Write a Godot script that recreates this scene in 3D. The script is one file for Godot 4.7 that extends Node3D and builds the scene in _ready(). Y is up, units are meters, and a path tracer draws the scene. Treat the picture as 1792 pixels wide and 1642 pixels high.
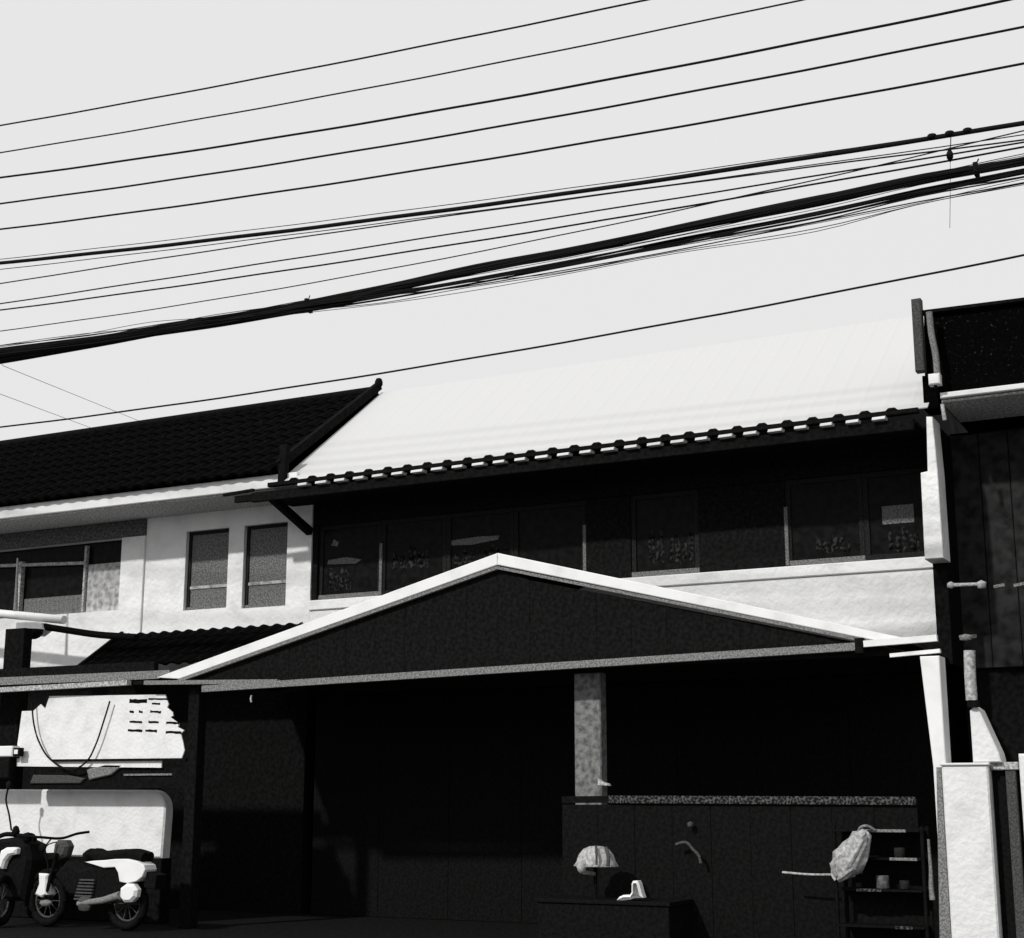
extends Node3D
# A row of Thai townhouses seen from across the street: x runs along the facades, z towards the viewer, metres.

var tex := {}
var mats := {}
var used := {}
var rng := RandomNumberGenerator.new()

# ---------- materials ----------
func noise_tex(seed_: int, freq: float, stops: Array, cols: Array, oct := 4) -> NoiseTexture2D:
	var n := FastNoiseLite.new()
	n.seed = seed_; n.frequency = freq; n.fractal_octaves = oct
	n.noise_type = FastNoiseLite.TYPE_SIMPLEX_SMOOTH
	var t := NoiseTexture2D.new()
	t.width = 512; t.height = 512; t.seamless = true; t.noise = n
	var g := Gradient.new()
	var o := PackedFloat32Array(); var c := PackedColorArray()
	for i in stops.size():
		o.append(stops[i]); c.append(Color(cols[i], cols[i], cols[i]))
	g.offsets = o; g.colors = c
	t.color_ramp = g
	return t

func bump_tex(seed_: int, freq: float) -> NoiseTexture2D:
	var n := FastNoiseLite.new()
	n.seed = seed_; n.frequency = freq; n.fractal_octaves = 4
	var t := NoiseTexture2D.new()
	t.width = 512; t.height = 512; t.seamless = true; t.noise = n
	t.as_normal_map = true; t.bump_strength = 3.0
	return t

func mat(called: String, lin: float, rough := 0.85, spec := 0.25, tx := "", sc := 1.0, bump := "", warm := 0.0) -> StandardMaterial3D:
	if mats.has(called):
		return mats[called]
	var m := StandardMaterial3D.new()
	m.albedo_color = Color(lin, lin, lin).linear_to_srgb()
	m.roughness = rough
	m.metallic_specular = spec
	if tx != "":
		m.albedo_texture = tex[tx]
	if bump != "":
		m.normal_enabled = true
		m.normal_texture = tex[bump]
		m.normal_scale = 0.5
	if tx != "" or bump != "":
		m.uv1_triplanar = true
		m.uv1_world_triplanar = true
		m.uv1_scale = Vector3(sc, sc, sc)
	mats[called] = m
	return m

# ---------- nodes ----------
func numbered(called: String) -> String:
	if not used.has(called):
		used[called] = 0
		return called
	used[called] += 1
	return "%s_%03d" % [called, used[called]]

func tag(o: Node, label: String, category: String, group := ""):
	o.set_meta("label", label)
	o.set_meta("category", category)
	if group != "":
		o.set_meta("group", group)

func thing(called: String, label: String, category: String, at := Vector3.ZERO, group := "") -> Node3D:
	var o := Node3D.new()
	o.name = numbered(called)
	add_child(o, true)
	o.position = at
	tag(o, label, category, group)
	return o

func put(called: String, st: SurfaceTool, m: Material, parent: Node3D = self, flat := true) -> MeshInstance3D:
	if flat:
		st.generate_normals()
	var o := MeshInstance3D.new()
	var mesh := st.commit()
	o.mesh = mesh
	o.material_override = m
	o.name = numbered(called) if parent == self else called
	parent.add_child(o, true)
	if parent != self:   # shapes are given in world metres; the part sits in its thing's frame
		var p: Node = parent
		var off := Vector3.ZERO
		while p is Node3D and p != self:
			off += (p as Node3D).position
			p = p.get_parent()
		o.position = -off
	return o

func setting(o: Node):
	o.set_meta("kind", "structure")

# ---------- shapes (world metres) ----------
func S() -> SurfaceTool:
	var st := SurfaceTool.new()
	st.begin(Mesh.PRIMITIVE_TRIANGLES)
	st.set_smooth_group(-1)
	return st

func tri(st: SurfaceTool, a: Vector3, b: Vector3, c: Vector3):
	st.add_vertex(a); st.add_vertex(b); st.add_vertex(c)

func quad(st: SurfaceTool, a: Vector3, b: Vector3, c: Vector3, d: Vector3):  # clockwise seen from the front
	tri(st, a, b, c); tri(st, a, c, d)

# a box with chamfered vertical and horizontal front edges
func box(st: SurfaceTool, x0: float, x1: float, y0: float, y1: float, z0: float, z1: float, ch := 0.006):
	ch = min(ch, 0.3 * min(x1 - x0, min(y1 - y0, z1 - z0)))
	var pts := PackedVector2Array([Vector2(x0, y0), Vector2(x1, y0), Vector2(x1, y1), Vector2(x0, y1)])
	prism(st, pts, z0, z1, ch)

# polygon (counter-clockwise seen from +z) extruded from z0 to z1, front rim chamfered
func prism(st: SurfaceTool, poly: PackedVector2Array, z0: float, z1: float, ch := 0.006):
	if Geometry2D.is_polygon_clockwise(poly):   # y up here: make it counter-clockwise
		pass
	var area := 0.0
	for i in poly.size():
		var a := poly[i]; var b := poly[(i + 1) % poly.size()]
		area += a.x * b.y - b.x * a.y
	if area < 0.0:
		poly.reverse()
	var inner := PackedVector2Array()
	var n := poly.size()
	for i in n:
		var p := poly[(i + n - 1) % n]; var q := poly[i]; var r := poly[(i + 1) % n]
		var e1 := (q - p).normalized(); var e2 := (r - q).normalized()
		var n1 := Vector2(-e1.y, e1.x); var n2 := Vector2(-e2.y, e2.x)
		var bis := n1 + n2
		if bis.length() < 0.05:
			bis = n1
		bis = bis.normalized() / max(0.35, bis.normalized().dot(n1))
		inner.append(q + bis * ch)
	var idx := Geometry2D.triangulate_polygon(inner)
	for k in range(0, idx.size(), 3):
		var a := inner[idx[k]]; var b := inner[idx[k + 1]]; var c := inner[idx[k + 2]]
		if (b - a).cross(c - a) > 0.0:
			var t := b; b = c; c = t
		tri(st, Vector3(a.x, a.y, z1), Vector3(b.x, b.y, z1), Vector3(c.x, c.y, z1))
	idx = Geometry2D.triangulate_polygon(poly)
	for k in range(0, idx.size(), 3):
		var a := poly[idx[k]]; var b := poly[idx[k + 1]]; var c := poly[idx[k + 2]]
		if (b - a).cross(c - a) < 0.0:
			var t := b; b = c; c = t
		tri(st, Vector3(a.x, a.y, z0), Vector3(b.x, b.y, z0), Vector3(c.x, c.y, z0))
	for i in n:
		var j := (i + 1) % n
		var a := poly[i]; var b := poly[j]
		quad(st, Vector3(a.x, a.y, z0), Vector3(a.x, a.y, z1 - ch), Vector3(b.x, b.y, z1 - ch), Vector3(b.x, b.y, z0))
		quad(st, Vector3(a.x, a.y, z1 - ch), Vector3(inner[i].x, inner[i].y, z1), Vector3(inner[j].x, inner[j].y, z1), Vector3(b.x, b.y, z1 - ch))

# box along the line a-b with the given width (sideways) and height
func bar(st: SurfaceTool, a: Vector3, b: Vector3, w: float, h: float, up := Vector3.UP):
	var d := (b - a).normalized()
	var s := d.cross(up).normalized() * w * 0.5
	var u := s.cross(d).normalized() * h * 0.5
	var c := [-s - u, s - u, s + u, -s + u]
	for i in 4:
		var p: Vector3 = c[i]; var q: Vector3 = c[(i + 1) % 4]
		quad(st, a + p, b + p, b + q, a + q)
	quad(st, a + c[3], a + c[2], a + c[1], a + c[0])
	quad(st, b + c[0], b + c[1], b + c[2], b + c[3])

func tube(st: SurfaceTool, pts: Array, r: float, sides := 7, r_end := -1.0):
	st.set_smooth_group(1)
	var n := pts.size()
	var rings := []
	for i in n:
		var p: Vector3 = pts[i]
		var d: Vector3 = (pts[min(i + 1, n - 1)] - pts[max(i - 1, 0)]).normalized()
		var ref := Vector3.UP if absf(d.y) < 0.9 else Vector3.BACK
		var s := d.cross(ref).normalized()
		var u := s.cross(d).normalized()
		var rr := r if r_end < 0.0 else lerpf(r, r_end, float(i) / (n - 1))
		var ring := []
		for k in sides:
			var a := TAU * k / sides
			ring.append(p + (s * cos(a) + u * sin(a)) * rr)
		rings.append(ring)
	for i in n - 1:
		for k in sides:
			var k2 := (k + 1) % sides
			quad(st, rings[i][k], rings[i + 1][k], rings[i + 1][k2], rings[i][k2])
	st.set_smooth_group(-1)
	for k in sides:
		tri(st, pts[0], rings[0][k], rings[0][(k + 1) % sides])
		tri(st, pts[n - 1], rings[n - 1][(k + 1) % sides], rings[n - 1][k])

# solid of revolution about a vertical axis: profile of Vector2(radius, height)
func lathe(st: SurfaceTool, at: Vector3, prof: Array, sides := 24, sx := 1.0, sz := 1.0):
	st.set_smooth_group(1)
	for i in prof.size() - 1:
		for k in sides:
			var a0 := TAU * k / sides; var a1 := TAU * (k + 1) / sides
			var p: Vector2 = prof[i]; var q: Vector2 = prof[i + 1]
			var A := at + Vector3(cos(a0) * p.x * sx, p.y, sin(a0) * p.x * sz)
			var B := at + Vector3(cos(a1) * p.x * sx, p.y, sin(a1) * p.x * sz)
			var C := at + Vector3(cos(a1) * q.x * sx, q.y, sin(a1) * q.x * sz)
			var D := at + Vector3(cos(a0) * q.x * sx, q.y, sin(a0) * q.x * sz)
			if p.x > 0.0001:
				tri(st, A, B, C)
			if q.x > 0.0001:
				tri(st, A, C, D)
	st.set_smooth_group(-1)

func pl(a: Array) -> PackedVector2Array:
	var r := PackedVector2Array()
	for i in range(0, a.size(), 2):
		r.append(Vector2(a[i], a[i + 1]))
	return r

# smooth curve through points
func curve(pts: Array, step := 0.12) -> Array:
	var c := Curve3D.new()
	var n := pts.size()
	for i in n:
		var t: Vector3 = (pts[min(i + 1, n - 1)] - pts[max(i - 1, 0)])
		var l0: float = (pts[i] - pts[max(i - 1, 0)]).length() / 3.0
		var l1: float = (pts[min(i + 1, n - 1)] - pts[i]).length() / 3.0
		t = t.normalized()
		c.add_point(pts[i], -t * l0, t * l1)
	c.bake_interval = step
	var out := []
	for p in c.get_baked_points():
		out.append(p)
	return out

# ribbed or rolled roof sheet: lower edge at (yl, zl), upper edge at (yu, zu)
func ribbed(st: SurfaceTool, x0: float, x1: float, yl: float, zl: float, yu: float, zu: float, period: float, prof: Array, courses: int, step: float, thick: float, phase := 0.0):
	var up := Vector3(0, -(zu - zl), (yu - yl)).normalized()
	if up.y < 0.0:
		up = -up
	var xs := []; var hs := []
	var x := x0
	var k := 0
	var n := prof.size()
	while x < x1 - 0.0001:
		var base := x0 + phase + floorf((k) / float(n)) * period
		var q: Vector2 = prof[k % n]
		x = clampf(base + q.x * period, x0, x1)
		xs.append(x); hs.append(q.y)
		k += 1
	for j in courses:
		var f0 := float(j) / courses; var f1 := float(j + 1) / courses
		var lo := Vector3(0, lerpf(yl, yu, f0), lerpf(zl, zu, f0)) + up * step
		var hi := Vector3(0, lerpf(yl, yu, f1), lerpf(zl, zu, f1))
		for i in xs.size() - 1:
			var a: Vector3 = lo + Vector3(xs[i], 0, 0) + up * hs[i]
			var b: Vector3 = lo + Vector3(xs[i + 1], 0, 0) + up * hs[i + 1]
			var c: Vector3 = hi + Vector3(xs[i + 1], 0, 0) + up * hs[i + 1]
			var d: Vector3 = hi + Vector3(xs[i], 0, 0) + up * hs[i]
			quad(st, d, c, b, a)
			quad(st, a - up * (step + thick), b - up * (step + thick), b, a)
			quad(st, a - up * (step + thick), d - up * thick, c - up * thick, b - up * (step + thick))

# ---------- builders ----------
func wire(called: String, label: String, a: float, b: float, c: float, r: float, z: float, x0 := -45.0, x1 := 16.0):
	var pts := []
	var n := 150
	for i in n + 1:
		var x := lerpf(x0, x1, float(i) / n)
		pts.append(Vector3(x, a * x * x + b * x + c + 0.0022 * sin(x * 3.1 + c * 9.0), z))
	var st := S()
	tube(st, pts, r * 1.3)
	var o := put(called, st, mats.cable)
	tag(o, label, "cable", "overhead wires along the street")
	return o

func strand(parent: Node3D, ys: Array, xs: Array, dy: float, z: float, r: float, wob: float):
	var pts := [Vector3(-40, ys[0] + 0.55 + dy, z), Vector3(-24, ys[0] + 0.18 + dy, z)]
	for i in xs.size():
		pts.append(Vector3(xs[i], ys[i] + dy + rng.randf_range(-wob, wob), z + rng.randf_range(-wob, wob)))
	var e: float = ys[ys.size() - 1]
	pts.append(Vector3(5, e + 0.12 + dy, z)); pts.append(Vector3(14, e + 0.5 + dy, z))
	var st := S()
	tube(st, curve(pts, 0.25), r)
	put("strand", st, mats.cable, parent)

func window(parent: Node3D, x0: float, x1: float, y0: float, y1: float, z: float, frame: Material, pane: Material, sill: Material, mull := 0.0, fw := 0.055, transom := 0.0):
	var st := S()
	box(st, x0, x1, y1 - fw, y1, z - 0.04, z, 0.004)
	box(st, x0, x0 + fw, y0 + fw, y1 - fw, z - 0.04, z, 0.004)
	box(st, x1 - fw, x1, y0 + fw, y1 - fw, z - 0.04, z, 0.004)
	var w := put("window", st, frame, parent)
	st = S()
	box(st, x0, x1, y0, y0 + fw, z - 0.04, z + 0.012, 0.004)
	put("sill", st, sill, w)
	if mull > 0.0:
		st = S()
		box(st, mull - 0.02, mull + 0.02, y0 + fw, y1 - fw, z - 0.035, z - 0.004, 0.003)
		put("mullion", st, frame, w)
	if transom > 0.0:
		st = S()
		box(st, x0 + fw, x1 - fw, transom - 0.022, transom + 0.022, z - 0.036, z - 0.006, 0.003)
		put("transom", st, mats.curtain, w)
	st = S()
	box(st, x0 + fw, x1 - fw, y0 + fw, y1 - fw, z - 0.032, z - 0.022, 0.001)
	put("pane", st, pane, w)
	return w

func _ready():
	rng.seed = 77
	# ----- camera -----
	var cam := Camera3D.new()
	cam.name = "camera"
	cam.keep_aspect = Camera3D.KEEP_HEIGHT
	cam.fov = 34.47
	cam.near = 0.05
	cam.far = 1500.0
	add_child(cam)
	cam.position = Vector3(0, 1.6, 0)
	cam.rotation_degrees = Vector3(12.34, 27.5, 0)
	cam.current = true
	# ----- sky and exposure -----
	var env := Environment.new()
	env.background_mode = Environment.BG_SKY
	var psm := ProceduralSkyMaterial.new()
	psm.sky_top_color = Color(0.905, 0.905, 0.905)
	psm.sky_horizon_color = Color(0.915, 0.915, 0.915)
	psm.ground_horizon_color = Color(0.5, 0.5, 0.5)
	psm.ground_bottom_color = Color(0.3, 0.3, 0.3)
	psm.sun_angle_max = 0.0
	var sky := Sky.new()
	sky.sky_material = psm
	env.sky = sky
	env.tonemap_mode = Environment.TONE_MAPPER_LINEAR
	env.tonemap_exposure = 1.0
	env.sdfgi_enabled = true
	env.ssao_enabled = true
	env.ssil_enabled = true
	var we := WorldEnvironment.new()
	we.name = "world_environment"
	we.environment = env
	add_child(we)
	# ----- sun: high, ahead of the facades and a little to the left -----
	var sun := DirectionalLight3D.new()
	sun.name = "sun"
	sun.light_energy = 0.92
	sun.light_color = Color(1.0, 0.995, 0.985)
	sun.light_angular_distance = 2.0
	sun.shadow_enabled = true
	add_child(sun)
	sun.look_at_from_position(Vector3(-0.34, 0.75, 1.0) * 40.0, Vector3.ZERO, Vector3.UP)

	# ----- textures and materials -----
	tex["grime"] = noise_tex(3, 0.008, [0.0, 0.35, 0.6, 1.0], [0.90, 0.975, 1.0, 1.0], 5)
	tex["streak"] = noise_tex(11, 0.02, [0.0, 0.3, 0.7, 1.0], [0.55, 0.75, 0.95, 1.0], 5)
	tex["grain"] = noise_tex(5, 0.045, [0.0, 0.35, 0.65, 1.0], [0.5, 0.68, 0.88, 1.0], 6)
	tex["speck"] = noise_tex(8, 0.05, [0.0, 0.6, 0.8, 0.92, 1.0], [0.10, 0.12, 0.2, 0.7, 1.0], 5)
	tex["worn"] = noise_tex(21, 0.03, [0.0, 0.35, 0.7, 1.0], [0.1, 0.25, 0.75, 1.0], 6)
	tex["dark"] = noise_tex(31, 0.03, [0.0, 0.5, 1.0], [0.55, 0.8, 1.0], 5)
	tex["bump"] = bump_tex(41, 0.05)
	mat("white", 0.81, 0.85, 0.3, "grime", 0.35, "bump")
	mat("white_trim", 0.76, 0.6, 0.35, "grime", 0.5)
	mat("roof_pale", 0.535, 0.9, 0.15)
	mat("pillar_white", 0.69, 0.85, 0.3, "grime", 0.45, "bump")
	mat("canvas", 0.74, 0.95, 0.1, "grime", 0.6, "bump")
	mat("grey_trim", 0.30, 0.8, 0.25, "grain", 1.6)
	mat("grey_dark", 0.10, 0.85, 0.25, "grain", 1.8)
	mat("pillar", 0.22, 0.9, 0.2, "streak", 1.0, "bump")
	mat("shade_band_grey", 0.16, 0.9, 0.2, "grain", 0.8)  # grey of the painted eave shade; one tin shares it
	mat("soffit", 0.75, 0.9, 0.2, "grain", 1.0)
	mat("dark_tile", 0.11, 0.9, 0.1, "speck", 0.75)
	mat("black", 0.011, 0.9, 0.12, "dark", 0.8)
	mat("board_grey", 0.035, 0.9, 0.12, "streak", 0.5)
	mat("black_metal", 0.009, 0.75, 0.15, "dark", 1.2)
	mat("door_paint", 0.016, 0.9, 0.12, "dark", 1.0)
	mat("timber", 0.013, 0.9, 0.12, "dark", 1.0)
	mat("frame", 0.032, 0.85, 0.15, "grain", 1.6)
	mat("sill", 0.26, 0.85, 0.2, "grain", 1.6)
	mat("cable", 0.012, 0.9, 0.08)
	mat("glass", 0.012, 0.25, 0.14, "dark", 0.5)
	mat("frosted", 0.24, 0.6, 0.2, "grain", 1.3)
	mat("curtain", 0.55, 0.95, 0.1, "streak", 0.8)
	mat("reflection_sheet", 0.075, 0.95, 0.1, "worn", 0.9)  # mottled grey for reflections painted into the window band
	mat("reflection_grey", 0.26, 0.9, 0.1, "grain", 1.6)  # tone of the pale reflections laid on the panes
	mat("worn", 0.16, 0.8, 0.2, "worn", 1.7)
	mat("pale", 0.60, 0.7, 0.25, "grain", 0.9)
	mat("concrete_road", 0.30, 0.95, 0.15, "streak", 0.15, "bump")
	mat("asphalt", 0.06, 0.95, 0.15, "dark", 0.6, "bump")
	mat("bounce_footpath", 0.38, 0.95, 0.15, "streak", 0.4, "bump")  # kept pale so the unseen strip throws light upward
	mat("paving", 0.014, 0.95, 0.15, "dark", 0.8, "bump")
	mat("chrome", 0.4, 0.35, 0.5)

	setting_ground()
	left_house()
	centre_house()
	right_house()
	carport()
	gate_and_yard()
	left_frontage()
	motorcycles()
	cables()

func setting_ground():
	var st := S()
	quad(st, Vector3(-500, 0, -500), Vector3(500, 0, -500), Vector3(500, 0, 500), Vector3(-500, 0, 500))
	setting(put("ground", st, mats.asphalt))
	st = S()
	quad(st, Vector3(-200, 0.004, -11.9), Vector3(200, 0.004, -11.9), Vector3(200, 0.004, 3.0), Vector3(-200, 0.004, 3.0))
	setting(put("road", st, mats.concrete_road))
	st = S()
	box(st, -60, 40, 0.001, 0.13, -12.5, -11.9, 0.01)  # unseen pale strip, added to bounce light onto the shaded walls
	setting(put("bounce_pavement", st, mats.bounce_footpath))
	st = S()
	box(st, -60, 40, 0.001, 0.126, -26.0, -12.504, 0.004)
	setting(put("forecourt", st, mats.paving))

func left_house():
	var h := thing("townhouse", "left townhouse with black tiled roof, white eave board and white upper wall", "house", Vector3(-15.5, 0, -17))
	# wall round its openings
	var st := S()
	var x0 := -23.0; var x1 := -11.97; var zf := -17.0; var zb := -17.2
	box(st, x0, x1, 5.40, 5.72, zb, zf, 0.0)
	box(st, x0, -18.6, 4.33, 5.40, zb, zf, 0.0)
	box(st, -15.38, -14.17, 4.33, 5.40, zb, zf, 0.0)
	box(st, -13.40, -13.13, 4.33, 5.40, zb, zf, 0.0)
	box(st, -12.38, x1, 4.33, 5.40, zb, zf, 0.0)
	box(st, x0, -14.17, 3.3, 4.33, zb, zf, 0.0)
	box(st, -14.17, -13.40, 3.3, 4.25, zb, zf, 0.0)
	box(st, -13.40, -13.13, 3.3, 4.33, zb, zf, 0.0)
	box(st, -13.13, -12.38, 3.3, 4.22, zb, zf, 0.0)
	box(st, -12.38, x1, 3.3, 4.33, zb, zf, 0.0)
	put("upper_wall", st, mats.white, h)
	st = S()
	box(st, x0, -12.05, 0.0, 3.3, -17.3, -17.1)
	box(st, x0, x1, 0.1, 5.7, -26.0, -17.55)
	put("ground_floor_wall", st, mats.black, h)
	st = S()
	box(st, x0, -14.92, 5.402, 5.653, -16.998, -16.965, 0.006)  # thin dark strip that paints the eave shade across the wall top
	put("shade_band_grey", st, mats.shade_band_grey, h)
	st = S()
	box(st, -15.36, -14.92, 3.6, 5.40, -16.998, -16.965, 0.006)
	put("pilaster", st, mats.white, h)
	# eave: fascia, soffit
	st = S()
	box(st, x0, -11.6, 5.68, 5.86, -16.15, -16.1, 0.01)
	put("fascia", st, mats.white_trim, h)
	st = S()
	box(st, x0, -11.62, 5.655, 5.685, -17.0, -16.153)
	put("soffit", st, mats.soffit, h)
	# roof: rolled tiles in courses
	st = S()
	var prof := [Vector2(0, 0), Vector2(0.2, 0.028), Vector2(0.4, 0.04), Vector2(0.6, 0.028), Vector2(0.8, 0.0)]
	ribbed(st, x0, -11.93, 5.87, -16.0, 7.58, -18.5, 0.24, prof, 9, 0.022, 0.02)
	ribbed(st, x0, -11.93, 5.87, -21.0, 7.58, -18.5, 0.24, prof, 9, 0.022, 0.02)
	var rf := put("roof", st, mats.dark_tile, h)
	st = S()
	tube(st, [Vector3(x0, 7.60, -18.5), Vector3(-11.93, 7.60, -18.5)], 0.07, 10)
	put("ridge_cap", st, mats.black, rf)
	# bargeboard with its raised tip
	st = S()
	bar(st, Vector3(-11.88, 5.96, -16.05), Vector3(-11.88, 7.67, -18.5), 0.07, 0.12)
	bar(st, Vector3(-11.80, 5.72, -16.06), Vector3(-11.82, 6.25, -16.12), 0.10, 0.10, Vector3.BACK)
	put("bargeboard", st, mats.black, rf)
	st = S()
	lathe(st, Vector3(-11.86, 7.70, -18.46), [Vector2(0, 0.08), Vector2(0.04, 0.065), Vector2(0.06, 0.02), Vector2(0.06, -0.03), Vector2(0.03, -0.08), Vector2(0, -0.09)], 14)
	put("finial", st, mats.black, rf)
	# big opening at far left: dark glazing, pale glazing bars, a pale curtain
	st = S()
	box(st, -18.6, -15.38, 4.33, 5.40, -17.16, -17.12, 0.0)
	var w := put("window", st, mats.glass, h)
	st = S()
	bar(st, Vector3(-18.6, 5.20, -17.05), Vector3(-16.12, 5.085, -17.05), 0.05, 0.045)
	put("transom", st, mats.pale, w)
	st = S()
	box(st, -17.47, -17.40, 4.34, 5.20, -17.10, -17.02, 0.004)
	put("mullion", st, mats.pale, w)
	st = S()
	box(st, -16.15, -16.11, 4.34, 5.35, -17.10, -17.04, 0.004)
	put("mullion", st, mats.pale, w)
	st = S()
	for i in 14:
		var xa := -16.10 + i * 0.051
		quad(st, Vector3(xa, 5.06, -17.09 + 0.015 * (i % 2)), Vector3(xa + 0.051, 5.06, -17.09 + 0.015 * ((i + 1) % 2)), Vector3(xa + 0.051, 4.335, -17.09 + 0.015 * ((i + 1) % 2)), Vector3(xa, 4.335, -17.09 + 0.015 * (i % 2)))
	put("curtain", st, mats.curtain, w)
	st = S()
	for i in 26:
		var xa := -17.38 + i * 0.047
		var dz := 0.012 * (i % 2); var dz2 := 0.012 * ((i + 1) % 2)
		quad(st, Vector3(xa, 4.62, -17.105 + dz), Vector3(xa + 0.047, 4.62, -17.105 + dz2), Vector3(xa + 0.047, 4.335, -17.105 + dz2), Vector3(xa, 4.335, -17.105 + dz))
	put("half_curtain", st, mats.frosted, w)
	# two small frosted windows beside the pillar
	window(h, -14.17, -13.40, 4.25, 5.40, -17.06, mats.frame, mats.frosted, mats.frosted, 0.0, 0.05, 4.58)
	window(h, -13.13, -12.38, 4.22, 5.40, -17.06, mats.frame, mats.frosted, mats.frosted, 0.0, 0.05, 4.57)

func centre_house():
	var h := thing("townhouse", "middle townhouse with pale sheet roof and a dark window band above a white wall", "house", Vector3(-7.75, 0, -17))
	var st := S()
	box(st, -11.968, -3.53, 3.32, 4.12, -17.2, -17.0, 0.0)
	put("white_wall", st, mats.white, h)
	st = S()
	box(st, -11.968, -3.53, 2.985, 3.317, -17.2, -17.02)
	put("door_header", st, mats.door_paint, h)
	st = S()
	box(st, -11.968, -3.53, 4.123, 4.26, -17.2, -16.97, 0.012)
	put("sill_course", st, mats.white, h)
	st = S()
	box(st, -11.968, -3.53, 5.30, 5.74, -17.2, -17.02)
	box(st, -11.968, -11.88, 4.262, 5.30, -17.2, -17.02)
	box(st, -7.84, -7.22, 4.262, 5.30, -17.2, -17.05)
	box(st, -6.33, -5.24, 4.262, 5.30, -17.2, -17.05)
	put("window_band", st, mats.door_paint, h)
	st = S()
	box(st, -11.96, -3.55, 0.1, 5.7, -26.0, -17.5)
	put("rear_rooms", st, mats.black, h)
	# casements
	var xs := [[-11.88, -10.87], [-10.868, -9.86], [-9.858, -8.86], [-8.858, -7.84], [-7.22, -6.33], [-5.24, -4.32], [-4.318, -3.56]]
	for i in xs.size():
		var a: float = xs[i][0]; var b: float = xs[i][1]
		var pale: bool = i in [0, 4, 5]
		window(h, a, b, 4.275, 5.30, -17.07, mats.frame, mats.glass, mats.sill if pale else mats.frame, (a + b) * 0.5 if i in [1, 2, 3] else 0.0, 0.06)
	# pale flat shapes that paint the reflections in the window panes
	st = S()
	box(st, -4.11, -3.75, 4.68, 4.89, -17.094, -17.09, 0.0)
	put("reflection_patch", st, mats.reflection_grey, h)
	st = S()
	prism(st, pl([-9.87, 4.88, -9.5, 4.86, -9.1, 4.90, -9.08, 4.95, -9.4, 4.96, -9.8, 4.94]), -17.094, -17.089, 0.0)
	put("rag", st, mats.reflection_grey, h)
	st = S()
	prism(st, pl([-11.76, 4.76, -11.3, 4.74, -11.2, 4.79, -11.45, 4.84, -11.74, 4.82]), -17.094, -17.089, 0.0)
	put("rag", st, mats.reflection_grey, h)
	st = S()
	prism(st, pl([-11.7, 5.02, -11.6, 5.0, -11.58, 5.06, -11.66, 5.1]), -17.094, -17.089, 0.0)
	put("rag", st, mats.reflection_grey, h)
	for x in [-10.869, -7.85, -5.235]:
		st = S()
		box(st, x - 0.022, x + 0.022, 4.28, 4.98, -17.068, -17.045, 0.004)
		put("jamb_strip", st, mats.sill, h)
	var reflections := [[-11.72, 0.36, 4.40, 0.32], [-10.70, 0.55, 4.62, 0.30], [-9.75, 0.30, 4.60, 0.22], [-9.30, 0.34, 4.56, 0.3], [-7.0, 0.22, 4.45, 0.42], [-6.72, 0.34, 4.42, 0.36], [-4.9, 0.40, 4.42, 0.20], [-4.05, 0.34, 4.36, 0.28]]  # wavy grey sheets standing in for reflections low in the panes
	for d in reflections:
		st = S()
		var n := 12
		for k in n:
			var xa: float = d[0] + d[1] * k / n; var xb: float = d[0] + d[1] * (k + 1) / n
			var za := -17.089 + 0.006 * sin(k * 2.1); var zb := -17.089 + 0.006 * sin((k + 1) * 2.1)
			var ta: float = d[2] + d[3] * (0.8 + 0.2 * sin(k * 0.9 + d[0])); var tb: float = d[2] + d[3] * (0.8 + 0.2 * sin((k + 1) * 0.9 + d[0]))
			quad(st, Vector3(xa, ta, za), Vector3(xb, tb, zb), Vector3(xb, d[2] + 0.03 * sin(k + 1.0), zb), Vector3(xa, d[2] + 0.03 * sin(float(k)), za))
		put("reflection_sheet", st, mats.reflection_sheet, h)
	# eave: gutter board with pale closers between it and the roof ribs
	st = S()
	box(st, -12.3, -3.47, 5.50, 5.625, -16.10, -16.04, 0.006)
	box(st, -12.3, -3.47, 5.60, 5.63, -17.0, -16.10, 0.0)
	box(st, -12.58, -12.3, 5.52, 5.61, -16.10, -16.04, 0.006)
	bar(st, Vector3(-12.75, 5.635, -16.03), Vector3(-12.25, 5.66, -16.03), 0.05, 0.035)
	put("eave_board", st, mats.timber, h)
	var per := 0.2925
	for i in 27:
		st = S()
		var xa := -11.43 + i * per
		var wv := 0.080 + 0.010 * rng.randf_range(-1, 1)
		prism(st, pl([xa - wv, 5.636, xa + wv * 0.9, 5.638, xa + wv, 5.670, xa - wv * 0.9, 5.667]), -16.09, -15.976 + 0.006 * rng.randf(), 0.003)
		put("eave_closer", st, mats.white_trim, h)
	st = S()
	var prof := [Vector2(0, 0), Vector2(0.34, 0.0), Vector2(0.42, 0.0025), Vector2(0.52, 0.0025), Vector2(0.60, 0.0)]
	ribbed(st, -11.90, -3.30, 5.72, -16.0, 7.56, -18.5, per, prof, 1, 0.0, 0.012, 0.07)
	ribbed(st, -11.90, -3.30, 5.72, -21.0, 7.56, -18.5, per, prof, 1, 0.0, 0.012, 0.07)
	var rf := put("roof", st, mats.roof_pale, h)
	# dark edge strip at the eave with a raised end on every rib
	st = S()
	box(st, -12.0, -3.40, 5.672, 5.728, -16.06, -15.985, 0.008)
	put("drip_edge", st, mats.black_metal, rf)
	for i in 28:
		st = S()
		var xa := -11.58 + i * per
		prism(st, pl([xa - 0.07, 5.724, xa + 0.07, 5.724, xa + 0.035, 5.755, xa - 0.035, 5.755]), -16.10, -15.98, 0.006)
		put("rib_end", st, mats.black_metal, rf)
	# slanting strut under the left end of the eave
	st = S()
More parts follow.
